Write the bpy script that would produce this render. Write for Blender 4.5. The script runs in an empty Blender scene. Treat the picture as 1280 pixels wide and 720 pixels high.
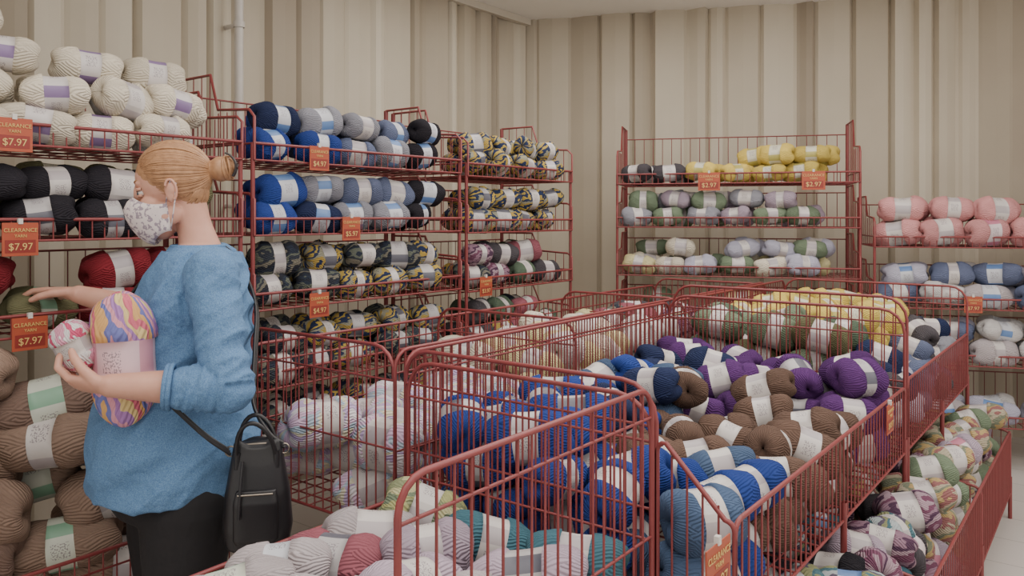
import bpy, bmesh, math, random
import numpy as np
from mathutils import Vector, Matrix, Euler, noise
random.seed(11); np.random.seed(7)
PI=math.pi
scene=bpy.context.scene
def lin(c):
    out=[]
    for v in c[:3]:
        v=v/255.0
        out.append(v/12.92 if v<=0.04045 else ((v+0.055)/1.055)**2.4)
    return (out[0],out[1],out[2],1.0)
# ------------------------------------------------------------ materials
MATS={}
def newmat(name):
    m=bpy.data.materials.new(name); m.use_nodes=True
    nt=m.node_tree; nt.nodes.clear()
    out=nt.nodes.new('ShaderNodeOutputMaterial')
    b=nt.nodes.new('ShaderNodeBsdfPrincipled')
    nt.links.new(b.outputs[0],out.inputs[0])
    return m,nt,b
class G:
    def __init__(s,nt): s.nt=nt
    def m(s,op,a,b=None,c=None):
        n=s.nt.nodes.new('ShaderNodeMath'); n.operation=op
        for i,v in enumerate((a,b,c)):
            if v is None: continue
            if isinstance(v,(int,float)): n.inputs[i].default_value=v
            else: s.nt.links.new(v,n.inputs[i])
        return n.outputs[0]
    def mix(s,f,a,b):
        n=s.nt.nodes.new('ShaderNodeMix'); n.data_type='RGBA'
        for idx,v in ((0,f),(6,a),(7,b)):
            if isinstance(v,(int,float,tuple)): n.inputs[idx].default_value=v
            else: s.nt.links.new(v,n.inputs[idx])
        return n.outputs[2]
    def noise(s,vec,scale,detail=2.0):
        n=s.nt.nodes.new('ShaderNodeTexNoise'); n.inputs['Scale'].default_value=scale
        n.inputs['Detail'].default_value=detail
        if vec is not None: s.nt.links.new(vec,n.inputs['Vector'])
        return n.outputs['Fac']
    def obj(s):
        return s.nt.nodes.new('ShaderNodeTexCoord').outputs['Object']
    def ramp(s,f,stops,const=False):
        n=s.nt.nodes.new('ShaderNodeValToRGB'); r=n.color_ramp
        if const: r.interpolation='CONSTANT'
        while len(r.elements)<len(stops): r.elements.new(0.5)
        for e,(p,c) in zip(r.elements,stops): e.position=p; e.color=c
        s.nt.links.new(f,n.inputs[0]); return n.outputs[0]
    def bump(s,h,b,strength=0.5,dist=0.004):
        n=s.nt.nodes.new('ShaderNodeBump'); n.inputs['Strength'].default_value=strength
        n.inputs['Distance'].default_value=dist
        s.nt.links.new(h,n.inputs['Height']); s.nt.links.new(n.outputs[0],b.inputs['Normal'])
def simple(name,col,rough=0.6,metal=0.0,var=0.12,nscale=20,bump=0.0,bscale=200,bdist=0.002):
    if name in MATS: return MATS[name]
    m,nt,b=newmat(name); g=G(nt)
    c=lin(col); d=tuple(x*(1-var) for x in c[:3])+(1,); e=tuple(min(1,x*(1+var)) for x in c[:3])+(1,)
    f=g.noise(g.obj(),nscale,3)
    nt.links.new(g.mix(f,d,e),b.inputs['Base Color'])
    b.inputs['Roughness'].default_value=rough; b.inputs['Metallic'].default_value=metal
    if bump>0: g.bump(g.noise(g.obj(),bscale,3),b,bump,bdist)
    MATS[name]=m; return m
def yarn_mat(key,cols,strands=48):
    m,nt,b=newmat('yarn_'+key); g=G(nt)
    uvn=nt.nodes.new('ShaderNodeUVMap'); uvn.uv_map='UVMap'
    sep=nt.nodes.new('ShaderNodeSeparateXYZ'); nt.links.new(uvn.outputs[0],sep.inputs[0])
    u,v=sep.outputs[0],sep.outputs[1]
    at=nt.nodes.new('ShaderNodeAttribute'); at.attribute_name='tint'; t=at.outputs['Fac']
    comb=nt.nodes.new('ShaderNodeCombineXYZ')
    nt.links.new(g.m('MULTIPLY',u,9.0),comb.inputs[0]); nt.links.new(g.m('MULTIPLY',v,3.0),comb.inputs[1])
    nt.links.new(g.m('MULTIPLY',t,37.0),comb.inputs[2])
    n1=g.noise(comb.outputs[0],1.0,2.0)
    wob=g.m('MULTIPLY',n1,3.0)
    s1=g.m('SINE',g.m('MULTIPLY',g.m('ADD',g.m('ADD',g.m('MULTIPLY',u,strands),g.m('MULTIPLY',v,7.0)),wob),2*PI))
    s2=g.m('SINE',g.m('MULTIPLY',g.m('ADD',g.m('SUBTRACT',g.m('MULTIPLY',u,strands),g.m('MULTIPLY',v,11.0)),wob),2*PI))
    mask=g.m('GREATER_THAN',n1,0.5)
    h=g.m('ADD',g.m('MULTIPLY',s1,mask),g.m('MULTIPLY',s2,g.m('SUBTRACT',1.0,mask)))
    h=g.m('ADD',h,g.m('MULTIPLY',mask,1.5))
    if len(cols)==1:
        c=lin(cols[0]); d=tuple(x*0.75 for x in c[:3])+(1,); e=tuple(min(1,x*1.25) for x in c[:3])+(1,)
        f=g.m('ADD',g.m('MULTIPLY',t,0.6),g.m('MULTIPLY',n1,0.4))
        nt.links.new(g.mix(f,d,e),b.inputs['Base Color'])
    else:
        f=g.m('FRACT',g.m('ADD',g.m('ADD',g.m('ADD',g.m('MULTIPLY',u,4.0),g.m('MULTIPLY',v,1.2)),t),g.m('MULTIPLY',n1,1.6)))
        k=len(cols); stops=[(i/k,lin(c)) for i,c in enumerate(cols)]
        nt.links.new(g.ramp(f,stops,True),b.inputs['Base Color'])
    b.inputs['Roughness'].default_value=0.95
    b.inputs['Specular IOR Level'].default_value=0.12
    g.bump(h,b,0.6,0.0025)
    return m
def label_mat(key,base,acc):
    m,nt,b=newmat('label_'+key); g=G(nt)
    uvn=nt.nodes.new('ShaderNodeUVMap'); uvn.uv_map='UVMap'
    sep=nt.nodes.new('ShaderNodeSeparateXYZ'); nt.links.new(uvn.outputs[0],sep.inputs[0])
    u,v=sep.outputs[0],sep.outputs[1]
    uu=g.m('FRACT',g.m('MULTIPLY',u,3.0))
    a=g.m('MULTIPLY',g.m('GREATER_THAN',uu,0.12),g.m('LESS_THAN',uu,0.42))
    comb=nt.nodes.new('ShaderNodeCombineXYZ')
    nt.links.new(g.m('MULTIPLY',u,110.0),comb.inputs[0]); nt.links.new(g.m('MULTIPLY',v,60.0),comb.inputs[1])
    tx=g.m('GREATER_THAN',g.noise(comb.outputs[0],1.0,0),0.56)
    band=g.m('MULTIPLY',g.m('GREATER_THAN',uu,0.55),g.m('LESS_THAN',uu,0.85))
    inn=g.m('MULTIPLY',g.m('GREATER_THAN',v,0.42),g.m('LESS_THAN',v,0.58))
    tx=g.m('MULTIPLY',g.m('MULTIPLY',tx,band),inn)
    c=g.mix(a,lin(base),lin(acc))
    c=g.mix(g.m('MULTIPLY',tx,.7),c,lin((110,98,108)))
    nt.links.new(c,b.inputs['Base Color']); b.inputs['Roughness'].default_value=0.45
    return m
Y={'cream':[(208,198,180)],'white':[(206,202,200)],'royal':[(46,66,132)],'navy':[(42,50,80)],'denim':[(76,94,122)],
 'grey':[(136,136,144)],'black':[(42,40,45)],'char':[(76,72,76)],'maroon':[(124,42,50)],'olive':[(102,100,74)],'tan':[(150,126,111)],
 'taupe':[(132,109,98)],'brown':[(98,78,68)],'purple':[(82,48,98)],'lilac':[(168,152,166)],'greyish':[(174,165,167)],
 'rose':[(150,90,100)],'pink':[(202,144,144)],'teal':[(66,102,114)],'sage':[(110,124,102)],'dgreen':[(84,98,82)],'yellow':[(202,178,94)],
 'pyel':[(204,194,148)],'lav':[(172,170,186)],'slate':[(96,104,130)],
 'must':[(44,54,82),(178,152,78),(52,60,86),(140,138,120),(164,140,76)],
 'camo':[(48,54,66),(98,102,92),(56,60,68),(116,112,100),(46,48,56)],
 'pastel':[(208,180,204),(174,192,206),(208,202,178),(184,164,198),(216,210,214)],
 'limey':[(160,160,112),(130,136,104),(178,174,134),(114,126,104)],
 'candy':[(212,112,130),(220,172,114),(118,122,182),(218,154,170),(168,124,180),(220,194,138)],
 'plum':[(112,72,92),(144,114,130),(84,60,80),(160,136,146)],
 'tealw':[(80,112,120),(170,178,180),(96,88,104),(140,142,106)],
 'autumn':[(178,154,108),(146,100,98),(172,162,140),(124,130,110)],
 'night':[(42,42,46),(70,76,56),(48,48,52),(114,106,60)],
 'pinkb':[(216,212,212),(204,92,124),(222,218,218),(216,152,174)]}
L={'w':((198,192,188),(172,164,166)),'violet':((202,196,194),(132,110,150)),'blue':((194,196,202),(96,128,176)),
 'green':((198,202,188),(128,168,142)),'dk':((174,170,170),(92,92,102)),'pk':((206,192,194),(184,116,136)),'yl':((198,194,174),(172,162,92)),
 'pklab':((220,190,198),(204,150,166))}
for k,c in Y.items(): MATS['y_'+k]=yarn_mat(k,c,36 if k in('candy','cream') else 50)
for k,(a,c) in L.items(): MATS['l_'+k]=label_mat(k,a,c)
MATS['wire']=simple('red_wire_enamel',(130,58,58),0.42,0.0,0.18,30)
# ------------------------------------------------------------ mesh builder
QC={}
class MB:
    def __init__(s): s.v=[];s.q=[];s.m=[];s.uv=[];s.t=[];s.n=0;s.slots=[]
    def slot(s,k):
        if k not in s.slots: s.slots.append(k)
        return s.slots.index(k)
    def add(s,v,q,mat,uv=None,tint=0.5):
        s.v.append(v); s.q.append(q+s.n); s.n+=len(v)
        s.m.append(mat if isinstance(mat,np.ndarray) else np.full(len(q),mat,dtype=np.int32))
        s.uv.append(uv if uv is not None else np.zeros((len(v),2))); s.t.append(np.full(len(v),tint))
    def tube(s,pts,r,seg=6,key='wire',closed=False):
        P=np.array(pts,dtype=float); n=len(P)
        R=np.full(n,r) if np.isscalar(r) else np.array(r)
        T=np.zeros_like(P)
        if closed:
            T=np.roll(P,-1,0)-np.roll(P,1,0)
        else:
            T[0]=P[1]-P[0];T[-1]=P[-1]-P[-2]
            if n>2: T[1:-1]=P[2:]-P[:-2]
        T/= (np.linalg.norm(T,axis=1)[:,None]+1e-12)
        up=np.array([0,0,1.0]) if abs(T[0][2])<0.9 else np.array([1.0,0,0])
        A=np.zeros_like(P)
        a=np.cross(T[0],up); a/=np.linalg.norm(a)
        for i in range(n):
            a=a-T[i]*np.dot(a,T[i]); a/=np.linalg.norm(a)+1e-12; A[i]=a
        B=np.cross(T,A)
        th=np.arange(seg)/seg*2*PI
        V=P[:,None,:]+R[:,None,None]*(np.cos(th)[None,:,None]*A[:,None,:]+np.sin(th)[None,:,None]*B[:,None,:])
        V=V.reshape(-1,3)
        kk=(n,seg,closed)
        if kk not in QC:
            q=[]
            for i in range(n if closed else n-1):
                i2=(i+1)%n
                for j in range(seg):
                    j2=(j+1)%seg
                    q.append((i*seg+j,i*seg+j2,i2*seg+j2,i2*seg+j))
            QC[kk]=np.array(q)
        s.add(V,QC[kk],s.slot(key))
    def build(s,name,parent=None):
        V=np.concatenate(s.v);Q=np.concatenate(s.q);M=np.concatenate(s.m);UV=np.concatenate(s.uv);T=np.concatenate(s.t)
        me=bpy.data.meshes.new(name)
        me.vertices.add(len(V)); me.vertices.foreach_set('co',V.ravel())
        me.loops.add(len(Q)*4); me.loops.foreach_set('vertex_index',Q.ravel().astype(np.int32))
        me.polygons.add(len(Q)); me.polygons.foreach_set('loop_start',np.arange(len(Q),dtype=np.int32)*4)
        try: me.polygons.foreach_set('loop_total',np.full(len(Q),4,dtype=np.int32))
        except Exception: pass
        me.polygons.foreach_set('material_index',M.astype(np.int32))
        me.polygons.foreach_set('use_smooth',np.ones(len(Q),dtype=bool))
        uvl=me.uv_layers.new(name='UVMap'); uvl.data.foreach_set('uv',UV[Q.ravel()].ravel())
        at=me.attributes.new('tint','FLOAT','POINT'); at.data.foreach_set('value',T)
        me.update(calc_edges=True)
        for k in s.slots: me.materials.append(MATS[k])
        ob=bpy.data.objects.new(name,me); scene.collection.objects.link(ob)
        if parent: ob.parent=parent
        return ob
def empty(name,loc=(0,0,0),rz=0.0):
    e=bpy.data.objects.new(name,None); scene.collection.objects.link(e)
    e.location=loc; e.rotation_euler=(0,0,rz); e.empty_display_size=0.1
    return e
def skein_template(seed,ns=24):
    rs=random.Random(seed)
    lw=rs.choice((.24,.30,.35,.38))
    xs=[-.86,-.95,-.99,-1.0,-.96,-.88,-.76,-.6,-.45,-lw-.01,-lw,-lw*.5,0,lw*.5,lw,lw+.01,.45,.6,.76,.88,.96,1.0,.99,.95,.86]
    rr_=[.05,.16,.32,.48,.64,.77,.88,.96,1.0,.985,.945,.935,.93,.935,.945,.985,1.0,.96,.88,.77,.64,.48,.32,.16,.05]
    prof=[(x,r,1 if 10<=i<=13 else 0) for i,(x,r) in enumerate(zip(xs,rr_))]
    V=[];UV=[]
    p1=rs.uniform(0,6);p2=rs.uniform(0,6);p3=rs.uniform(0,6)
    sq=rs.uniform(.03,.09)
    for i,(x,r,l) in enumerate(prof):
        for j in range(ns+1):
            th=j/ns*2*PI
            rr=r
            if not 10<=i<=14:
                rr*=1+r*(.05*math.sin(3*th+x*5+p1)+.025*math.sin(7*th-x*6+p2))
            rr*=1+sq*math.sin(2*th+p3)
            xx=x*(1+.05*math.sin(2*th+p2))
            V.append((xx*.5,rr*.5*math.cos(th),rr*.5*math.sin(th)+.04*x*x*math.sin(p1))); UV.append((j/ns,(x+1)/2))
    Q=[];M=[]
    for i in range(len(prof)-1):
        for j in range(ns):
            a=i*(ns+1)+j
            Q.append((a,a+ns+1,a+ns+2,a+1)); M.append(prof[i][2])
    return np.array(V),np.array(Q),np.array(M),np.array(UV)
TPL=[skein_template(i) for i in range(9)]
def skein(mb,loc,rot,yk,lk,Lg=.2,R=.115):
    V,Q,M,UV=random.choice(TPL)
    W=V*np.array([Lg,R,R])
    roll=Euler((random.uniform(0,6.28),0,0)).to_matrix()
    m=np.array(Euler(rot).to_matrix()@roll)
    W=W@m.T+np.array(loc)
    a=mb.slot('y_'+yk); b=mb.slot('l_'+lk)
    mb.add(W,Q,np.where(M==1,b,a),UV,random.random())
# ------------------------------------------------------------ room
def box(name,x0,x1,y0,y1,z0,z1,mat,parent=None,bev=0):
    bm=bmesh.new(); bmesh.ops.create_cube(bm,size=1)
    for v in bm.verts:
        v.co=Vector(((x0+x1)/2+v.co.x*(x1-x0),(y0+y1)/2+v.co.y*(y1-y0),(z0+z1)/2+v.co.z*(z1-z0)))
    if bev: bmesh.ops.bevel(bm,geom=bm.edges[:],offset=bev,segments=2,affect='EDGES')
    me=bpy.data.meshes.new(name); bm.to_mesh(me); bm.free(); me.materials.append(mat)
    ob=bpy.data.objects.new(name,me); scene.collection.objects.link(ob)
    if parent: ob.parent=parent
    return ob
CZ=2.935
mf,nt,b=newmat('floor_vinyl_tile'); g=G(nt)
br=nt.nodes.new('ShaderNodeTexBrick'); br.offset=0; br.inputs['Scale'].default_value=1.0
br.inputs['Brick Width'].default_value=.3; br.inputs['Row Height'].default_value=.3; br.inputs['Mortar Size'].default_value=.002
br.inputs['Color1'].default_value=lin((206,200,194)); br.inputs['Color2'].default_value=lin((198,192,186)); br.inputs['Mortar'].default_value=lin((150,142,136))
nt.links.new(g.obj(),br.inputs['Vector']); nt.links.new(br.outputs[0],b.inputs['Base Color']); b.inputs['Roughness'].default_value=.35
box('floor',-3.9,4.5,-3.0,8.2,-.1,0,mf)
mc=simple('ceiling_white',(248,245,240),.9,0,.02,3)
box('ceiling',-3.9,4.5,-3.0,8.2,CZ,CZ+.08,mc)
mw,nt,b=newmat('wall_pleated_panel'); g=G(nt)
at=nt.nodes.new('ShaderNodeAttribute'); at.attribute_name='tint'
f=g.m('ADD',g.m('MULTIPLY',at.outputs['Fac'],.75),g.m('MULTIPLY',g.noise(g.obj(),2.2,4),.3))
nt.links.new(g.ramp(f,[(0,lin((154,141,124))),(.5,lin((184,173,154))),(1,lin((212,203,185)))]),b.inputs['Base Color'])
b.inputs['Roughness'].default_value=.7
MATS['wall']=mw
def pleat(name,p0,p1,nrm):
    p0=Vector(p0);p1=Vector(p1);d=(p1-p0);Ln=d.length;d.normalize();n=Vector(nrm).normalized()
    mb=MB(); s=0; rs=random.Random(3)
    mb.slot('wall'); pts=[]
    while s<Ln:
        w=rs.choice((.12,.15,.2,.24)); t=rs.random()
        off=rs.choice((0.0,.015,.03)); tl=rs.uniform(-.03,.03)
        pts.append((s,-.008,t)); pts.append((s+.02,off+tl,t)); pts.append((s+w*.5,off+.008,t)); pts.append((s+w-.02,off-tl,t)); pts.append((s+w,-.008,t))
        s+=w
    for a,bb in zip(pts[:-1],pts[1:]):
        if bb[0]-a[0]<1e-6: continue
        A=p0+d*a[0]+n*a[1];B=p0+d*bb[0]+n*bb[1]
        V=np.array([(A.x,A.y,0),(B.x,B.y,0),(B.x,B.y,CZ),(A.x,A.y,CZ)])
        mb.add(V,np.array([(0,1,2,3)]),0,None,a[2])
    ob=mb.build(name)
    for p in ob.data.polygons: p.use_smooth=False
    return ob
pleat('wall_left',(-3.6,-3.0,0),(-3.6,4.95,0),(1,0,0))
wd=Vector((.923,.385,0))
pleat('wall_back',(-3.65,4.87,0),(-3.65+wd.x*8.6,4.87+wd.y*8.6,0),(.385,-.923,0))
mt=simple('trim_cream',(206,198,184),.6,0,.05)
box('trim_1',-3.58,-3.53,-3.0,4.88,CZ-.05,CZ-.001,mt)
mp=MB(); MATS['pipe']=simple('pipe_paint',(196,190,182),.4)
mp.tube([(-3.48,2.34,0.0),(-3.48,2.34,CZ)],.022,12,'pipe')
for z in (.6,1.5,2.4): mp.tube([(-3.60,2.34,z),(-3.48,2.34,z)],.012,8,'pipe'); mp.tube([(-3.48,2.34,z-.015),(-3.48,2.34,z+.015)],.028,12,'pipe')
mp.build('wall_pipe')
# ------------------------------------------------------------ wire works
def arcpath(a,b,z0,za,zb,rad=.05):
    a=Vector(a);b=Vector(b);d=(b-a);Ln=d.length;d.normalize()
    pts=[(a.x,a.y,z0)]
    for i in range(5):
        t=i/4*PI/2
        p=a+d*(rad*(1-math.cos(t))); pts.append((p.x,p.y,za-rad+rad*math.sin(t)))
    for i in range(5):
        t=PI/2-i/4*PI/2
        p=b-d*(rad*(1-math.cos(t))); pts.append((p.x,p.y,zb-rad+rad*math.sin(t)))
    pts.append((b.x,b.y,z0)); return pts
def panel(mb,a,b,z0,za,zb=None,sp=.037,rad=.05,rw=.0055,bw=.0025,rail=True):
    if zb is None: zb=za
    a=Vector(a).to_2d();b=Vector(b).to_2d()
    mb.tube(arcpath(a.to_3d(),b.to_3d(),z0,za,zb,rad),rw,7)
    mb.tube([(a.x,a.y,z0),(b.x,b.y,z0)],rw*.8,6)
    d=b-a;Ln=d.length;n=max(1,int(round(Ln/sp)))
    for i in range(1,n):
        t=i/n; p=a+d*t; s=t*Ln; e=(1-t)*Ln
        zt=za+(zb-za)*t
        m_=min(s,e)
        if m_<rad: zt-=rad-math.sqrt(max(0,rad*rad-(rad-m_)**2))
        mb.tube([(p.x,p.y,z0),(p.x,p.y,zt)],bw,5)
    if rail:
        mb.tube([(a.x,a.y,za-rad-.01),(b.x,b.y,zb-rad-.01)],bw*1.3,5)
        h=(min(za,zb)-z0)
        if h>.3: mb.tube([(a.x,a.y,z0+h*.45),(b.x,b.y,z0+h*.45)],bw*1.3,5)
def grid(mb,x0,x1,y0,y1,z,sp=.06,sp2=.06):
    n=int((x1-x0)/sp)
    for i in range(n+1):
        x=x0+(x1-x0)*i/n; mb.tube([(x,y0,z),(x,y1,z)],.0024,4)
    n=max(1,int((y1-y0)/sp2))
    for i in range(n+1):
        y=y0+(y1-y0)*i/n; mb.tube([(x0,y,z),(x1,y,z)],.003,4)
def dumpbin(name,x0,x1,y0,y1,zb,zl,zr,zf,zk,div=(),cut=None):
    mb=MB()
    panel(mb,(x0,y0),(x0,y1),zb,zl); panel(mb,(x1,y0),(x1,y1),zb,zr,rad=.03 if zr<.9 else .05,rail=zr>.9)
    if cut:
        panel(mb,(x0,y0),(cut,y0),zb,zf,rad=.08); panel(mb,(cut+.002,y0),(x1,y0),zb,zf-.12,zr,rad=.02,rail=False)
    else: panel(mb,(x0,y0),(x1,y0),zb,zf,rad=.08)
    panel(mb,(x0,y1),(x1,y1),zb,zk,rad=.08)
    for d in div: panel(mb,(x0,d),(x1,d),zb,zk,rad=.08)
    grid(mb,x0,x1,y0,y1,zb)
    ys=[y0,y1]+([ (y0+y1)/2 ] if y1-y0>1.2 else [])
    for x in (x0,x1):
        for y in ys: mb.tube([(x,y,0),(x,y,zb+.05)],.009,8)
        mb.tube([(x,y0,.06),(x,y1,.06)],.006,6)
    for y in ys: mb.tube([(x0,y,.06),(x1,y,.06)],.006,6)
    return mb.build(name)
dumpbin('wire_dump_bin',-1.45,-.76,.75,1.47,.55,.74,1.10,.76,1.08)
dumpbin('wire_dump_bin',-1.50,-.60,1.51,3.06,.62,1.09,.85,1.10,1.12,cut=-.77)
dumpbin('wire_dump_bin',-1.50,-.60,3.10,4.5,.62,1.09,.87,1.16,1.1)
dumpbin('wire_dump_bin',-2.20,-1.54,1.51,4.3,.60,1.04,1.09,1.10,1.08,div=(2.4,3.3))
def lowbin():
    mb=MB(); x0,x1,y0,y1=-.98,-.42,1.55,4.5
    panel(mb,(x1,y0),(x1,y1),.12,.42,rad=.03,rail=False)
    for y in (y0,2.5,3.5,y1): panel(mb,(x0,y),(x1,y),.12,.5,.42,rad=.03,rail=False)
    grid(mb,x0,x1,y0,y1,.12)
    for y in (y0,2.5,3.5,y1): mb.tube([(x1,y,0),(x1,y,.2)],.009,8); mb.tube([(x0,y,0),(x0,y,.2)],.009,8)
    return mb.build('wire_floor_bin')
lowbin()
def tanbin():
    mb=MB(); x0,x1,y0,y1=-2.72,-2.2,-.1,1.47
    panel(mb,(x1,y0),(x1,y1),.3,.54,rad=.04)
    for y in (y0,y1): panel(mb,(x0,y),(x1,y),.3,.98,.58,rad=.06)
    grid(mb,x0,x1,y0,y1,.3)
    for x in (x0,x1):
        for y in (y0,.7,y1): mb.tube([(x,y,0),(x,y,.35)],.009,8)
    return mb.build('wire_dump_bin')
tanbin()
def rack(name,W,lips,dep,org,rz,top=.26):
    mb=MB()
    for k,z in enumerate(lips):
        zb=z-.06
        mb.tube([(0,0,z),(W,0,z)],.0055,7); mb.tube([(0,0,zb),(W,0,zb)],.004,6)
        n=int(W/.036)
        for i in range(n+1): mb.tube([(W*i/n,0,zb),(W*i/n,0,z)],.0024,4)
        grid(mb,0,W,0,dep,zb,.07,.12)
        h=top if k==0 else min(.2,(lips[k-1]-z)*.75)
        for x in (0,W):
            mb.tube([(x,0,zb),(x,0,z+h*.35),(x,.03,z+h*.45),(x,dep*.45,z+h*.5),(x,dep*.55,z+h),(x,dep,z+h)],.0055,6)
            for i in range(1,9):
                y=dep*i/9; zt=z+h*(.45 if y<dep*.5 else 1); mb.tube([(x,y,zb),(x,y,zt)],.0026,4)
            mb.tube([(x,0,z),(x,dep,z)],.004,5)
        mb.tube([(0,dep,z+h*.8),(W,dep,z+h*.8)],.004,5)
        n=int(W/.06)
        for i in range(n+1): mb.tube([(W*i/n,dep,zb),(W*i/n,dep,z+h*.8)],.0024,4)
    for x in (0,W):
        mb.tube([(x,dep,0),(x,dep,lips[0]+top)],.011,8)
        mb.tube([(x,.01,0),(x,.01,lips[0])],.008,8)
    ob=mb.build(name); ob.location=org; ob.rotation_euler=(0,0,rz); return ob
def rackyarn(name,W,lips,org,rz,fn,rows=2,Lg=.2,R=.115,skip=None,deep=2,sz=None,gap=0.0):
    mb=MB()
    for k,z in enumerate(lips):
        base=z-.055
        L_,R_=(sz.get(k,(Lg,R)) if sz else (Lg,R))
        for dd in range(deep):
            nr=rows[k] if isinstance(rows,(list,tuple)) else rows
            for r in range(nr):
                step=L_*1.0; x=.12+(.05 if r%2 else 0)+(.05 if dd else 0)
                while x<W-.1:
                    o=fn(x,r,k,dd)
                    if o and not (skip and skip(x,r,k)) and not (r==nr-1 and random.random()<gap):
                        skein(mb,(x+random.uniform(-.018,.018),.075+dd*.125+(r%2)*.02+random.uniform(-.02,.02),base+R_*.5+r*R_*.88+random.uniform(-.004,.014)),
                          (0,random.uniform(-.18,.18),random.uniform(-.42,.42)),o[0],o[1],L_*random.uniform(.88,1.07),R_*random.uniform(.92,1.12))
                    x+=step
    ob=mb.build(name); ob.location=org; ob.rotation_euler=(0,0,rz); return ob
A90=PI/2
l1=[1.71,1.44,1.17]
rack('wire_shelf_rack',1.76,l1,.5,(-2.45,-.1,0),A90,.2)
def f1(x,r,k,d):
    if k==0: return ('cream' if random.random()<.85 else 'white','violet' if random.random()<.6 else 'w')
    if k==1: return random.choice([('black','w'),('black','yl'),('olive','yl'),('navy','w')]) if r else random.choice([('black','dk'),('char','dk'),('black','w')])
    return random.choice([('maroon','w'),('maroon','w'),('maroon','pk')]) if r or not (.9<x<1.2) else ('olive','green')
rackyarn('yarn_skein_stack',1.76,l1,(-2.45,-.1,0),A90,f1,2,skip=lambda x,r,k:k==2 and r==1 and 1.06<x<1.28)
mb=MB()
for (y,z,x) in [(.75,1.92,-2.56),(.95,1.925,-2.6),(.55,1.92,-2.58),(.85,2.02,-2.60),(1.2,1.915,-2.6),(1.42,1.915,-2.6)]:
    skein(mb,(x,y,z),(0,.05,1.5+random.uniform(-.3,.3)),'cream','violet',.2,.12)
mb.build('yarn_skein_stack')
l2=[1.71,1.44,1.17,.88,.58]
rack('wire_shelf_rack',1.12,l2,.5,(-2.45,1.71,0),A90,.27)
def f2(x,r,k,d):
    if k<=1:
        if x<.36: return ('royal' if random.random()<.75 else 'navy','blue')
        if x<.86: return ('grey' if random.random()<.7 else 'slate','blue' if random.random()<.6 else 'w')
        return ('black' if random.random()<.8 else 'navy','blue')
    if x<.36: return ('camo','w')
    return (random.choice(['must','must','must','camo']),'dk' if random.random()<.5 else 'w')
rackyarn('yarn_skein_stack',1.12,l2,(-2.45,1.71,0),A90,f2,2)
l3=[1.70,1.43,1.15,.86,.56]
rack('wire_shelf_rack',.9,l3,.5,(-2.45,2.88,0),A90,.27)
def f3(x,r,k,d):
    if k<2: return ('must',random.choice(['w','dk']))
    return (random.choice(['camo','rose','char','plum','must','dgreen']),'w')
rackyarn('yarn_skein_stack',.9,l3,(-2.45,2.88,0),A90,f3,[2,2,2,2,2],gap=.08)
def S(X,D): return (.796*X-.605*D,.605*X+.796*D)
RB=math.atan2(.385,.923)
o=S(.66,5.2-.26*.66)
l4=[1.71,1.44,1.14,.82,.48]
rack('wire_shelf_rack',1.42,l4,.5,(o[0],o[1],0),RB,.33)
def f4(x,r,k,d):
    if k==0: return ('yellow','yl') if x>.45 else (('char','w') if r==0 else None)
    if k==1: return (random.choice(['sage','grey','lilac']),'w')
    return (random.choice(['cream','sage','pyel','lav']),'w')
rackyarn('yarn_skein_stack',1.42,l4,(o[0],o[1],0),RB,f4,[2,2,2,2,2],gap=.35)
o=S(2.11,5.2-.26*2.11)
l5=[1.33,.98,.66,.32]
rack('wire_shelf_rack',2.0,l5,.55,(o[0],o[1],0),RB,.24)
def f5(x,r,k,d):
    if k==0: return ('pink','pk' if random.random()<.3 else 'w')
    return (random.choice(['white','lav','lav','greyish','slate']),random.choice(['w','blue']))
rackyarn('yarn_skein_stack',2.0,l5,(o[0],o[1],0),RB,f5,[2,2,2,1],.25,.13,sz={0:(.24,.15)},gap=.06)
# ------------------------------------------------------------ piles
def pile(name,x0,x1,y0,y1,z0,top,fn,sc=1.0,yaw=0.0,yj=.55,perp=.35):
    mb=MB(); Lg=.195*sc; R=.122*sc
    z=z0+R*.5; lay=0
    while z<1.3:
        any_=False
        nx=max(1,int((x1-x0)/(Lg*.93))); ny=max(1,int((y1-y0)/(R*.95)))
        for i in range(nx):
            for j in range(ny):
                x=x0+(x1-x0)*(i+.5)/nx+random.uniform(-.04,.04)*sc+((.25*Lg) if (j+lay)%2 else -.25*Lg)*.7
                y=y0+(y1-y0)*(j+.5)/ny+random.uniform(-.025,.025)
                x=min(max(x,x0+Lg*.46),x1-Lg*.46); y=min(max(y,y0+R*.6),y1-R*.6)
                if z>top(x,y)-R*.45: continue
                any_=True
                o=fn(x,y)
                yw=yaw+random.uniform(-yj,yj)+(PI/2*random.choice((.5,1)) if random.random()<perp else 0)
                skein(mb,(x,y,z+random.uniform(-.025,.025)),(0,random.uniform(-.38,.38),yw),o[0],o[1],Lg*random.uniform(.88,1.1),R*random.uniform(.9,1.12))
        if not any_: break
        z+=R*.8; lay+=1
    return mb.build(name)
rc=random.choice
def fn_near(x,y):
    if y<1.02 and x<-1.12: return ('greyish','green' if random.random()<.5 else 'blue')
    if x<-1.2 and y<1.2: return ('rose','dk')
    if x<-1.15 and y>=1.24: return ('limey','w')
    if y>1.3: return ('teal','w')
    if x<-1.0: return (rc(['lilac','greyish']),'w')
    return (rc(['lilac','greyish','lilac']),'dk')
pile('yarn_skein_pile',-1.44,-.78,.78,1.45,.56,lambda x,y:.83+.04*(y-.8),fn_near,1.1,yaw=.5)
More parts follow.
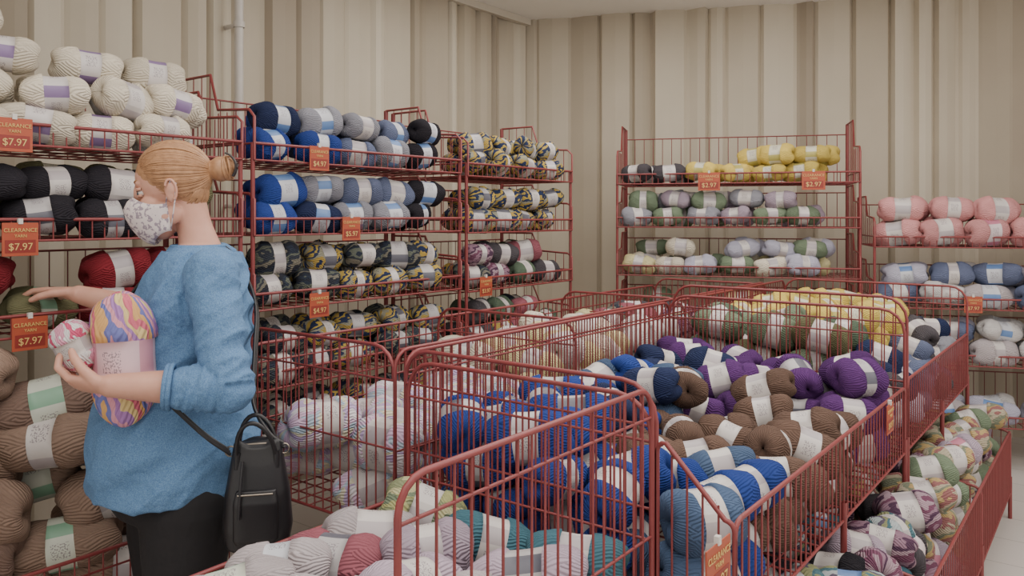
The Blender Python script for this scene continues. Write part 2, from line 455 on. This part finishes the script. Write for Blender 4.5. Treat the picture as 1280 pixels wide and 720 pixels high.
def fn_R(x,y):
    if x<-1.17:
        if y<2.05: return ('royal','dk')
        if y<2.6: return (rc(['navy','denim','royal','slate']),'w')
        return (rc(['purple','char','navy']),'w')
    if y<1.82: return ('royal' if random.random()<.75 else 'denim','w')
    if y>2.62 or (y>2.42 and x<-.98): return ('purple','dk' if random.random()<.4 else 'w')
    if y<1.98: return rc([('brown','w'),('royal','w'),('denim','w')])
    return ('brown','w')
pile('yarn_skein_pile',-1.48,-.62,1.53,3.04,.63,lambda x,y:.885+.08*max(0,min(1,(-.8-x)/.5))+.06*max(0,min(1,(y-2.2)/.7)),fn_R,1.0,yaw=.6)
def fn_R2(x,y):
    if x>-.84: return (rc(['slate','navy','lav','char','grey']),'w')
    if y>3.5: return ('yellow','yl')
    return (rc(['sage','dgreen','sage','olive']),'w')
pile('yarn_skein_pile',-1.48,-.62,3.12,4.48,.63,lambda x,y:.92+.19*max(0,min(1,(-.72-x)/.22)),fn_R2,1.0,yaw=.3)
def fn_L(x,y):
    if y<2.4: return ('pastel','w')
    if y<3.3: return (rc(['pyel','white','pyel','cream']),'w')
    return (rc(['camo','plum','rose','char','tealw']),'w')
pile('yarn_skein_pile',-2.18,-1.56,1.53,4.28,.61,lambda x,y:.95 if y<2.4 else .98,fn_L,1.15,yaw=.3)
def fn_low(x,y):
    if y<2.3: return rc([('night','yl'),('black','w'),('tealw','blue'),('limey','blue')])
    if y<2.9: return rc([('plum','w'),('tealw','w'),('char','pk'),('teal','blue'),('lilac','w')])
    return rc([('autumn','w'),('autumn','w'),('plum','w'),('sage','w'),('lilac','pk')])
pile('yarn_skein_pile',-.96,-.44,1.58,4.48,.13,lambda x,y:.56,fn_low,1.0,yaw=.5)
def fn_tan(x,y): return (rc(['tan','taupe','tan']),rc(['green','green','w']))
pile('yarn_skein_pile',-2.7,-2.21,-.08,1.45,.31,lambda x,y:.74+.42*max(0,min(1,(-2.25-x)/.3)),fn_tan,1.36,yaw=.9,yj=.35,perp=.15)
# ------------------------------------------------------------ clearance signs
mcard=simple('sign_card_orange',(170,80,54),.5,0,.05); mtext=simple('sign_print_yellow',(214,178,110),.5,0,.02)
def tag(loc,rz,price='$7.97',w=.093,h=.093):
    e=empty('clearance_sign',loc,rz)
    box('card',-w/2,w/2,-.0015,.0015,-h/2,h/2,mcard,e,.0006)
    box('price_patch',-w*.42,w*.42,-.0022,-.0016,-h*.4,-h*.02,simple('sign_dark',(138,50,42),.5),e)
    for txt,sz,z in (('CLEARANCE',w*.165,h*.22),('YARN',w*.13,h*.06),(price,w*.3,-h*.32)):
        c=bpy.data.curves.new('print','FONT'); c.body=txt; c.size=sz; c.align_x='CENTER'; c.extrude=.0004
        c.materials.append(mtext)
        t=bpy.data.objects.new('print',c); scene.collection.objects.link(t); t.parent=e
        t.rotation_euler=(PI/2,0,0); t.location=(0,-.003,z)
    box('clip',-.006,.006,-.004,.006,h/2-.004,h/2+.012,simple('clip_plastic',(210,205,198),.3),e)
for a,z,p in ((.93,1.675,'$7.97'),(.945,1.385,'$7.97'),(.97,1.12,'$7.97'),(1.99,1.67,'$4.97'),(2.15,1.40,'$5.97'),(1.99,1.11,'$4.97'),(3.0,1.11,'$3.97')):
    tag((-2.438,a,z),A90,p)
tag((-.588,1.40,.80),A90,'$5.97',.11,.1); tag((-.588,2.78,.80),A90,'$4.97')
for X in (1.2,1.78):
    q=S(X,5.2-.26*X-.015); tag((q[0],q[1],1.66),RB,'$2.97',.13,.11)
q=S(2.6,5.2-.26*2.6-.015); tag((q[0],q[1],.95),RB)
# ------------------------------------------------------------ woman
FA=math.atan2(-.757,-.6527)
WLOC=(-1.963,1.145,0)
woman=empty('woman',WLOC,FA)
class BMB:
    def __init__(s): s.bm=bmesh.new()
    def ell(s,c,r,rot=None,u=24,v=14):
        mat=Matrix.Translation(Vector(c))@(Euler(rot).to_matrix().to_4x4() if rot else Matrix())@Matrix.Diagonal((r[0],r[1],r[2],1))
        bmesh.ops.create_uvsphere(s.bm,u_segments=u,v_segments=v,radius=1,matrix=mat)
    def loft(s,rings):
        R=[[s.bm.verts.new(p) for p in ring] for ring in rings]
        n=len(R[0])
        for a,b in zip(R[:-1],R[1:]):
            for j in range(n): s.bm.faces.new((a[j],a[(j+1)%n],b[(j+1)%n],b[j]))
        s.bm.faces.new(R[0][::-1]); s.bm.faces.new(R[-1])
    def hell(s,lst,n=40):
        out=[]
        for i in range(len(lst)-1):
            p0=lst[max(0,i-1)];p1=lst[i];p2=lst[i+1];p3=lst[min(len(lst)-1,i+2)]
            for k in range(4):
                t=k/4
                out.append([.5*((2*b)+(-a+c)*t+(2*a-5*b+4*c-d)*t*t+(-a+3*b-3*c+d)*t**3) for a,b,c,d in zip(p0,p1,p2,p3)])
        out.append(list(lst[-1]))
        s.loft([[(o[1]+o[3]*math.cos(j/n*2*PI),o[2]+o[4]*math.sin(j/n*2*PI),o[0]) for j in range(n)] for o in out])
    def limb(s,pts,rad,n=20):
        for (a,b,ra,rb) in zip(pts[:-1],pts[1:],rad[:-1],rad[1:]):
            a=Vector(a);b=Vector(b);d=(b-a).normalized()
            u=d.orthogonal().normalized();w=d.cross(u)
            s.loft([[tuple(a.lerp(b,t)+(u*math.cos(j/n*2*PI)+w*math.sin(j/n*2*PI))*(ra+(rb-ra)*t)) for j in range(n)] for t in (0,.5,1)])
        for p,r in zip(pts,rad): s.ell(p,(r,r,r),None,n,n//2)
    def ob(s,name,mat,voxel=None,sm=3,parent=None):
        bmesh.ops.recalc_face_normals(s.bm,faces=s.bm.faces[:])
        me=bpy.data.meshes.new(name); s.bm.to_mesh(me); s.bm.free()
        ob=bpy.data.objects.new(name,me); scene.collection.objects.link(ob)
        if voxel:
            md=ob.modifiers.new('r','REMESH'); md.mode='VOXEL'; md.voxel_size=voxel
            if sm:
                m2=ob.modifiers.new('s','SMOOTH'); m2.factor=.5; m2.iterations=sm
            dg=bpy.context.evaluated_depsgraph_get()
            me2=bpy.data.meshes.new_from_object(ob.evaluated_get(dg)); ob.modifiers.clear(); ob.data=me2
        ob.data.materials.clear(); ob.data.materials.append(mat)
        ob.data.polygons.foreach_set('use_smooth',np.ones(len(ob.data.polygons),dtype=bool))
        if parent: ob.parent=parent
        return ob
mskin,nt,b=newmat('skin'); g=G(nt)
nt.links.new(g.mix(g.noise(g.obj(),25,3),lin((192,140,120)),lin((212,162,142))),b.inputs['Base Color'])
b.inputs['Roughness'].default_value=.5; b.inputs['Subsurface Weight'].default_value=.12; b.inputs['Subsurface Scale'].default_value=.01
g.bump(g.noise(g.obj(),380,2),b,.12,.001)
mshirt,nt,b=newmat('shirt_heather_blue'); g=G(nt)
f=g.noise(g.obj(),420,2)
nt.links.new(g.ramp(f,[(.3,lin((78,112,152))),(.7,lin((112,146,182)))]),b.inputs['Base Color']); b.inputs['Roughness'].default_value=.95
b.inputs['Specular IOR Level'].default_value=.2
g.bump(g.noise(g.obj(),18,4),b,.7,.02)
mpants=simple('pants_black',(28,26,29),.85,0,.2,8,.4,14,.02)
mhair,nt,b=newmat('hair_strawberry'); g=G(nt)
nt.links.new(g.mix(g.noise(g.obj(),60,3),lin((134,94,64)),lin((198,152,112))),b.inputs['Base Color']); b.inputs['Roughness'].default_value=.45
MATS['hair']=mhair
mleather=simple('handbag_leather',(32,31,34),.38,0,.2,12,.25,160,.001); MATS['leather']=mleather
mmetal=simple('bag_hardware',(150,140,128),.3,1.0,.1); MATS['metal']=mmetal
HP=Vector((-.02,0,1.43)); HR=Matrix.Rotation(math.radians(9),3,'Y')
def H(p): return tuple(HP+HR@(Vector(p)-HP))
hr=(0,math.radians(9),0)
B=BMB()
def he(c,r): B.ell(H(c),r,hr)
he((.002,0,1.553),(.090,.074,.086))
he((.045,0,1.478),(.050,.050,.08)); he((.074,0,1.42),(.020,.022,.018)); he((.055,0,1.43),(.034,.036,.026))
he((.074,0,1.548),(.018,.046,.014)); he((.1,0,1.497),(.020,.011,.013)); he((.090,0,1.52),(.012,.008,.03))
for s_ in (1,-1):
    he((.055,.030*s_,1.487),(.032,.028,.032)); he((.02,.046*s_,1.46),(.04,.018,.03))
    he((-.004,.073*s_,1.515),(.015,.008,.028)); he((-.008,.079*s_,1.525),(.012,.005,.018)); he((.1,.009*s_,1.492),(.010,.007,.008))
he((.096,0,1.462),(.009,.02,.006)); he((.093,0,1.452),(.009,.018,.006))
B.hell([(1.30,-.05,0,.07,.08),(1.36,-.050,0,.056,.062),(1.40,-.042,0,.048,.051),(1.44,-.030,0,.045,.047),(1.50,-.016,0,.046,.047)])
torso=[(.72,.01,0,.165,.185),(.80,.015,0,.19,.200),(.88,.018,0,.19,.198),(.96,.012,0,.175,.178),(1.06,-.008,0,.155,.158),(1.15,-.018,0,.148,.152),(1.23,-.03,0,.132,.150),(1.30,-.045,0,.105,.14),(1.345,-.05,0,.078,.11),(1.375,-.045,0,.06,.075)]
B.hell([(z,cx,cy,rx-(.035 if z<1.2 else .01),ry-(.035 if z<1.2 else .01)) for z,cx,cy,rx,ry in torso])
LS=(-.10,.160,1.305);LE=(-.155,.255,1.045);LW=(.10,.268,1.065)
RS=(-.075,-.155,1.305);RE=(.13,-.285,1.165);RW=(.335,-.305,1.222)
def mid(a,b,t): return tuple(Vector(a).lerp(Vector(b),t))
B.limb([LS,mid(LS,LE,.5),LE],[.050,.045,.040])
B.limb([LE,mid(LE,LW,.25),mid(LE,LW,.6),LW],[.040,.043,.037,.0265])
B.limb([RS,mid(RS,RE,.5),RE],[.050,.045,.040])
B.limb([RE,mid(RE,RW,.3),RW],[.040,.041,.0265])
def buildhand(W,F,N,T,curl,thumbdir,thumbcurl,fan=.10):
    W=Vector(W);F=Vector(F).normalized();N=Vector(N);N=(N-F*N.dot(F)).normalized()
    T=Vector(T);T=(T-F*T.dot(F)-N*T.dot(N)).normalized()
    n=20; rings=[]
    for d,rt,rn in ((-.01,.027,.021),(.02,.032,.02),(.05,.039,.0165),(.075,.041,.014),(.09,.036,.010)):
        rings.append([tuple(W+F*d+T*(rt*math.cos(j/n*2*PI))+N*(rn*math.sin(j/n*2*PI))) for j in range(n)])
    B.loft(rings)
    for k,(ot,bd,segs) in enumerate(((.031,.083,(.043,.026,.02)),(.0105,.088,(.047,.03,.021)),(-.0105,.084,(.043,.028,.02)),(-.031,.074,(.034,.021,.018)))):
        p=W+F*(bd-.02)+T*ot*.95; pts=[tuple(p)]; q=W+F*bd+T*ot; pts.append(tuple(q))
        base=(F+T*(fan*(1.5-k)*.66)).normalized(); ang=0
        for sgi,sl in enumerate(segs):
            ang+=curl[k][sgi]
            d=(base*math.cos(ang)+N*math.sin(ang)); q=q+d*sl; pts.append(tuple(q))
        r=.0088 if k<3 else .0075
        B.limb(pts,[r*1.05,r*1.08,r,r*.92,r*.75],12)
    td=Vector(thumbdir); d=(F*td[0]+T*td[1]+N*td[2]).normalized()
    q=W+F*.022+T*.022; pts=[tuple(W+F*.005+T*.012),tuple(q)]
    tgt=(F*thumbcurl[0]+T*thumbcurl[1]+N*thumbcurl[2]).normalized()
    for i,sl in enumerate((.04,.032,.024)):
        dd=d.lerp(tgt,i*.4).normalized(); q=q+dd*sl; pts.append(tuple(q))
    B.limb(pts,[.014,.0145,.0115,.0105,.008],12)
buildhand(LW,(.93,-.36,.02),(0,-.55,.83),(.2,.75,.55),[(.55,.75,.5),(.6,.8,.5),(.65,.8,.5),(.7,.8,.5)],(.75,.55,.5),(.6,-.1,.8))
buildhand(RW,(.86,-.42,.05),(.0,.35,-1),(.3,.9,.3),[(.2,.5,.4),(.3,.55,.4),(.42,.58,.4),(.55,.58,.4)],(.8,.6,.3),(.85,.0,.6),.2)
B.limb([(-.03,.09,.76),(-.005,.1,.46),(-.04,.1,.09)],[.09,.06,.042]); B.limb([(.03,-.09,.76),(.05,-.095,.46),(.02,-.1,.09)],[.09,.06,.042])
for c in ((.0,.1,.05),(.06,-.1,.05)): B.ell(c,(.11,.038,.04))
body=B.ob('body',mskin,.0034,3,woman)
B=BMB()
inf=.012
t2=[(z,cx,cy,rx+inf,ry+inf) for z,cx,cy,rx,ry in torso if z>.76]
t2=[(.752,.012,0,.205,.214),(.775,.014,0,.204,.214)]+t2[:]
t2[-1]=(1.372,-.043,0,.066,.082)
B.hell(t2)
B.ell((.055,.07,1.16),(.07,.075,.07)); B.ell((.055,-.07,1.16),(.07,.075,.07)); B.ell((.07,0,.87),(.135,.15,.1)); B.ell((-.09,0,.85),(.11,.17,.1))
SE=mid(LE,LW,.36)
B.limb([LS,mid(LS,LE,.35),mid(LS,LE,.75),LE],[.066,.060,.057,.055])
B.limb([LE,SE],[.055,.051])
B.limb([RS,mid(RS,RE,.5),RE,mid(RE,RW,.15)],[.07,.064,.056,.052])
shirt=B.ob('shirt',mshirt,.005,3,woman)
me=shirt.data; me.update()
LSv=Vector(LS);LEv=Vector(LE);LWv=Vector(LW)
nrm=[v.normal.copy() for v in me.vertices]
for v in me.vertices:
    p=v.co.copy()
    d=LEv-LSv; t=max(0,min(1,(p-LSv).dot(d)/d.length_squared)); da=(p-(LSv+d*t)).length
    d2=LWv-LEv; t2_=max(0,min(.4,(p-LEv).dot(d2)/d2.length_squared)); db_=(p-(LEv+d2*t2_)).length
    if p.y>.1 and min(da,db_)<.085:
        if da<db_:
            n2=1-abs(noise.noise(Vector((p.x*9+t*3,p.y*6,t*7-p.x*14))))*3.2; k=.5+.9*t
        else:
            n2=1-abs(noise.noise(Vector((t2_*16+p.z*12,p.y*7,p.z*6))))*3.2; k=1.3
        off=n2*.0055*k+noise.noise(p*16)*.004
    else:
        q=Vector((p.x*7,p.y*7,p.z*13+p.x*11)); n2=1-abs(noise.noise(q))*2.6
        off=n2*.009+noise.noise(Vector((p.x*9+p.z*12,p.y*8,p.z*9)))*.008
    if p.z>1.355: off*=.2
    v.co=p+nrm[v.index]*off
mb=MB(); MATS['shirt']=mshirt
d=(LWv-LEv).normalized(); u=d.orthogonal().normalized(); w=d.cross(u)
for off,rr in ((.0,.0535),(.009,.052)):
    c=LEv.lerp(LWv,.36+.14)+d*off
    mb.tube([tuple(c+(u*math.cos(t/24*2*PI)+w*math.sin(t/24*2*PI))*rr*.93) for t in range(24)],.006,8,'shirt',True)
mb.tube([(-.043+.063*math.cos(t/32*2*PI),.078*math.sin(t/32*2*PI),1.370) for t in range(32)],.006,8,'shirt',True)
mb.build('shirt_trim',woman)
B=BMB()
B.hell([(.70,.0,0,.15,.185),(.76,.005,0,.18,.19),(.86,.012,0,.175,.185)])
B.limb([(-.035,.095,.72),(-.03,.098,.6),(-.012,.1,.45),(-.04,.1,.12)],[.118,.104,.078,.062]); B.limb([(.035,-.095,.72),(.05,-.095,.6),(.055,-.095,.45),(.025,-.1,.12)],[.118,.104,.078,.062])
B.ob('pants',mpants,.008,4,woman)
B=BMB()
for cx,cy in ((.01,.1),(.07,-.1)):
    B.ell((cx,cy,.055),(.128,.048,.05)); B.loft([[(cx+.13*math.cos(j/24*2*PI),cy+.05*math.sin(j/24*2*PI),z) for j in range(24)] for z in (.004,.03)])
B.ob('shoes',simple('shoe_dark',(40,38,42),.6),.006,2,woman)
B=BMB()
for s_ in (1,-1): B.ell(H((.0725,.031*s_,1.526)),(.0115,.0115,.0115))
B.ob('eyes',simple('eye_white',(205,196,190),.2),None,0,woman)
B=BMB()
for s_ in (1,-1): B.ell(H((.0805,.0335*s_,1.524)),(.005,.006,.006))
B.ob('irises',simple('eye_iris',(50,66,72),.1),None,0,woman)
mb=MB(); MATS['lash']=simple('lash_brown',(84,56,44),.7); MATS['skin']=mskin
for s_ in (1,-1):
    mb.tube([H((.072+.0132*math.cos(a),.031*s_+.0130*math.sin(a)*s_,1.530)) for a in np.linspace(-.9,1.4,9)],.0012,5,'lash')
    mb.tube([H((.071+.012*math.cos(a),.031*s_+.012*math.sin(a)*s_,1.5345)) for a in np.linspace(-1.2,1.6,10)],.0045,6,'skin')
    mb.tube([H((.071+.0105*math.cos(a),.031*s_+.011*math.sin(a)*s_,1.5175)) for a in np.linspace(-1.2,1.6,10)],.004,6,'skin')
    mb.tube([H((.0905-.024*(a**2),(.012+.035*a)*s_,1.552+.006*math.sin(a*2.6))) for a in np.linspace(0,1,9)],[.002,.0022,.0022,.0022,.0022,.002,.0018,.0014,.001],5,'hair')
    mb.tube([H((-.006-.013*math.cos(a),(.081+.002*math.sin(a))*s_,1.520+.026*math.sin(a))) for a in np.linspace(-1.3,2.7,14)],.0035,6,'skin')
mb.build('eye_details',woman)
B=BMB()
hc=Vector((-.004,0,1.562)); hrad=Vector((.094,.080,.088))
B.ell(H(hc),tuple(hrad*.985),hr)
ncn=Vector((-.036,0,1.512)); nrd=Vector((.046,.056,.050))
B.ell(H(ncn),tuple(nrd),hr)
bun=Vector((-.122,0,1.560)); B.ell(H(bun),(.030,.036,.034),hr); B.ell(H((-.1,0,1.56)),(.02,.026,.026),hr)
B.ob('hair_base',mhair,.005,3,woman)
mb=MB()
db=(bun-hc); db=Vector((db.x/hrad.x,db.y/hrad.y,db.z/hrad.z)).normalized()
up=Vector((0,0,1)); up=(up-db*up.dot(db)).normalized(); sd=db.cross(up)
N_=420
for i in range(N_):
    ph=i/N_*2*PI+random.uniform(-.02,.02)
    c=math.cos(ph)
    al=math.radians(126+ (22*c if c>0 else 40*c))+random.uniform(-.08,.05)
    pts=[];rr=[]
    lift=random.uniform(1.0,1.025); wv=random.uniform(-.06,.06)
    for k in range(13):
        t=k/12; a=al*(1-t)+.16*t
        ph2=ph+wv*math.sin(t*PI)+.25*t
        dd=db*math.cos(a)+(up*math.cos(ph2)+sd*math.sin(ph2))*math.sin(a)
        l2=lift*(.97+.03*min(1,t*4))
        p=hc+Vector((dd.x*hrad.x,dd.y*hrad.y,dd.z*hrad.z))*l2
        pts.append(H(p)); rr.append(.0018*(.35+.65*min(1,t*4)))
    mb.tube(pts,rr,5,'hair')
for i in range(200):
    az=random.uniform(-1.75,1.75); el=random.uniform(-.95,.25)
    s0=Vector((-math.cos(az)*math.cos(el),math.sin(az)*math.cos(el),math.sin(el)))
    s1=Vector((-.8,math.sin(az)*.2,.6)).normalized(); pts=[]
    for k in range(8):
        t=k/7*.85; dd=s0.lerp(s1,t).normalized()
        p=ncn+Vector((dd.x*nrd.x,dd.y*nrd.y,dd.z*nrd.z))*1.02
        pts.append(H(p))
    pts.append(H((-.098,math.sin(az)*.018,1.552)))
    mb.tube(pts,.0018,5,'hair')
for i in range(34):
    R_=random.uniform(.014,.031); dx=-.012-.018*math.sqrt(max(0,1-(R_/.033)**2))+random.uniform(-.004,.004)
    ph0=random.uniform(0,6.28); tl=random.uniform(-.25,.25); pts=[]
    for k in range(20):
        a=ph0+k/20*2*PI
        pts.append(H((bun.x+dx*.9+.004*math.sin(a+tl*9)+tl*R_*math.cos(a),bun.y+R_*1.12*math.cos(a),bun.z+R_*1.05*math.sin(a))))
    mb.tube(pts,.0026,5,'hair',True)
mb.build('hair_strands',woman)
mb=MB(); MATS['clip']=simple('hair_clip_dark',(36,28,28),.3)
for dy in (-.02,0,.02):
    mb.tube([H((bun.x-.006+.036*math.cos(a),bun.y+.02+dy*.5,bun.z+.004+.038*math.sin(a))) for a in np.linspace(2.0,4.0,8)],.003,6,'clip')
mb.tube([H((bun.x-.042,bun.y+.03,bun.z-.005)),H((bun.x-.042,bun.y-.01,bun.z+.005))],.004,6,'clip')
mb.build('hair_clip',woman)
mmask,nt,b=newmat('mask_printed_cotton'); g=G(nt)
f=g.noise(g.obj(),85,4); f2=g.noise(g.obj(),170,2)
k=g.m('MULTIPLY',g.m('GREATER_THAN',f,.55),g.m('GREATER_THAN',f2,.42))
nt.links.new(g.mix(g.m('MULTIPLY',k,.8),lin((216,204,202)),lin((128,112,130))),b.inputs['Base Color']); b.inputs['Roughness'].default_value=.85
MATS['mask']=mmask
mb=MB(); mb.slot('mask')
prof=[(.101,1.519),(.117,1.508),(.129,1.49),(.127,1.465),(.118,1.44),(.104,1.415),(.086,1.397),(.068,1.389)]
nth=25;V=[]
for pi_,(px,pz) in enumerate(prof):
    t=pi_/(len(prof)-1)
    zs=1.488-t*.07
    for j in range(nth):
        th=-PI/2+PI*j/(nth-1); c=max(0,math.cos(th)); e=c**.75
        x=.012+(px-.012)*e; y=(.064-.006*t)*math.sin(th); w_=abs(math.sin(th))**2.2
        V.append(H((x,y,pz*(1-w_)+zs*w_)))
Q=[(i*nth+j,i*nth+j+1,(i+1)*nth+j+1,(i+1)*nth+j) for i in range(len(prof)-1) for j in range(nth-1)]
mb.add(np.array(V),np.array(Q),0)
for s_ in (1,-1):
    mb.tube([H((.014,.065*s_,1.488)),H((.004,.076*s_,1.515)),H((-.008,.083*s_,1.542)),H((-.020,.08*s_,1.535))],.0018,5,'mask')
    mb.tube([H((.014,.060*s_,1.42)),H((.0,.070*s_,1.46)),H((-.012,.08*s_,1.495)),H((-.020,.08*s_,1.535))],.0018,5,'mask')
mk=mb.build('face_mask',woman)
md=mk.modifiers.new('s','SOLIDIFY'); md.thickness=.002
# ------------------------------------------------------------ handbag
bag=empty('handbag',WLOC,FA)
bc=Vector((-.215,.205,0))
B=BMB(); n=40; rings=[]
for z,rx,ry in ((.645,.060,.036),(.655,.074,.048),(.70,.082,.054),(.78,.076,.048),(.86,.062,.036),(.90,.056,.022),(.905,.050,.014)):
    ring=[]
    for j in range(n):
        a=j/n*2*PI; c=math.cos(a);s_=math.sin(a)
        ring.append((bc.x+rx*math.copysign(abs(c)**.7,c)*1.0,bc.y+ry*math.copysign(abs(s_)**.7,s_),z+.008*math.sin(3*a)*(1 if z>.7 else 0)))
    rings.append(ring)
B.loft(rings)
B.ob('bag_body',mleather,.004,3,bag)
B=BMB(); rings=[]
for z,rx,ry in ((.672,.046,.012),(.685,.052,.018),(.77,.052,.018),(.80,.046,.010)):
    rings.append([(bc.x+rx*math.copysign(abs(math.cos(a))**.5,math.cos(a)),bc.y+.046+ry*math.copysign(abs(math.sin(a))**.5,math.sin(a)),z) for a in [j/32*2*PI for j in range(32)]])
B.loft(rings); B.ob('bag_pocket',mleather,.003,2,bag)
mb=MB()
for oy,lean in ((-.02,-.01),(.026,.025)):
    mb.tube([(bc.x+.045*math.cos(a)+.01*math.sin(a),bc.y+oy+lean*math.sin(a),.87+.09*math.sin(a)) for a in np.linspace(0,PI,16)],.0055,8,'leather')
    for sx in (-1,1): mb.tube([(bc.x+sx*.045,bc.y+oy,.885),(bc.x+sx*.045,bc.y+oy,.845)],.008,8,'leather')
mb.tube([(bc.x-.05,bc.y+.012,.9),(bc.x+.05,bc.y+.012,.9)],.003,6,'metal')
mb.tube([(bc.x-.04,bc.y+.067,.795),(bc.x+.04,bc.y+.067,.795)],.0025,6,'metal')
for sx,zz in ((-1,.885),(1,.885)):
    mb.tube([(bc.x+sx*.062+.012*math.cos(a),bc.y+.01,zz+.012*math.sin(a)) for a in [i/12*2*PI for i in range(12)]],.0022,6,'metal',True)
mb.tube([(bc.x+.03,bc.y+.05,.87),(bc.x+.034,bc.y+.066,.80),(bc.x+.036,bc.y+.07,.74)],.004,6,'leather')
mb.build('bag_hardware',bag)
def ribbon(name,pts,w,parent,key):
    P=[Vector(p) for p in pts]; out=[]
    for i in range(len(P)-1):
        p0=P[max(0,i-1)];p1=P[i];p2=P[i+1];p3=P[min(len(P)-1,i+2)]
        for k in range(6):
            t=k/6; out.append(.5*((2*p1)+(-p0+p2)*t+(2*p0-5*p1+4*p2-p3)*t*t+(-p0+3*p1-3*p2+p3)*t**3))
    out.append(P[-1])
    mb=MB()
    for o_ in (-1,0,1): mb.tube([tuple(p+Vector((.25*o_*w,0,.6*o_*w))) for p in out],w*.42,6,key)
    return mb.build(name,parent)
ribbon('bag_strap',[(bc.x+.064,bc.y+.015,.885),(-.10,.235,.93),(-.04,.222,.985),(.05,.195,1.07),(.12,.12,1.15),(.12,-.01,1.24),(.05,-.09,1.33),(-.04,-.115,1.375),(-.12,-.10,1.34),(-.185,-.03,1.22),(-.195,.07,1.1),(-.20,.15,.98),(bc.x-.03,bc.y,.915),(bc.x-.062,bc.y+.01,.893)],.010,bag,'leather')
# ------------------------------------------------------------ held skeins
mb=MB()
random.seed(5)
skein(mb,(.095,.172,1.112),(0,-PI/2+.04,0),'candy','pklab',.30,.150)
held=mb.build('yarn_skein'); held.location=WLOC; held.rotation_euler=(0,0,FA)
mb=MB()
skein(mb,(.198,.192,1.146),(0,-1.15,.3),'pinkb','w',.115,.094)
h2=mb.build('yarn_skein'); h2.location=WLOC; h2.rotation_euler=(0,0,FA)
# ------------------------------------------------------------ lights / world / camera
def area(name,loc,sx,sy,p,col=(1,.96,.915)):
    l=bpy.data.lights.new(name,'AREA'); l.shape='RECTANGLE'; l.size=sx; l.size_y=sy; l.energy=p; l.color=col
    o=bpy.data.objects.new(name,l); scene.collection.objects.link(o); o.location=loc; return o
area('ceiling_light',(-.6,.6,CZ-.03),2.6,2.6,62)
area('ceiling_light',(-1.4,3.4,CZ-.03),2.8,2.0,66)
area('ceiling_light',(1.4,3.0,CZ-.03),2.2,2.2,55)
w=bpy.data.worlds.new('World'); scene.world=w; w.use_nodes=True
bg=w.node_tree.nodes['Background']; bg.inputs[0].default_value=(1,.95,.89,1); bg.inputs[1].default_value=1.15
cam=bpy.data.cameras.new('Camera'); co=bpy.data.objects.new('Camera',cam); scene.collection.objects.link(co)
cam.lens=28.125; cam.sensor_width=36; cam.shift_y=-90/1280; cam.clip_start=.02
co.location=(0,0,1.45); co.rotation_euler=(PI/2,0,math.atan2(.605,.796))
scene.camera=co
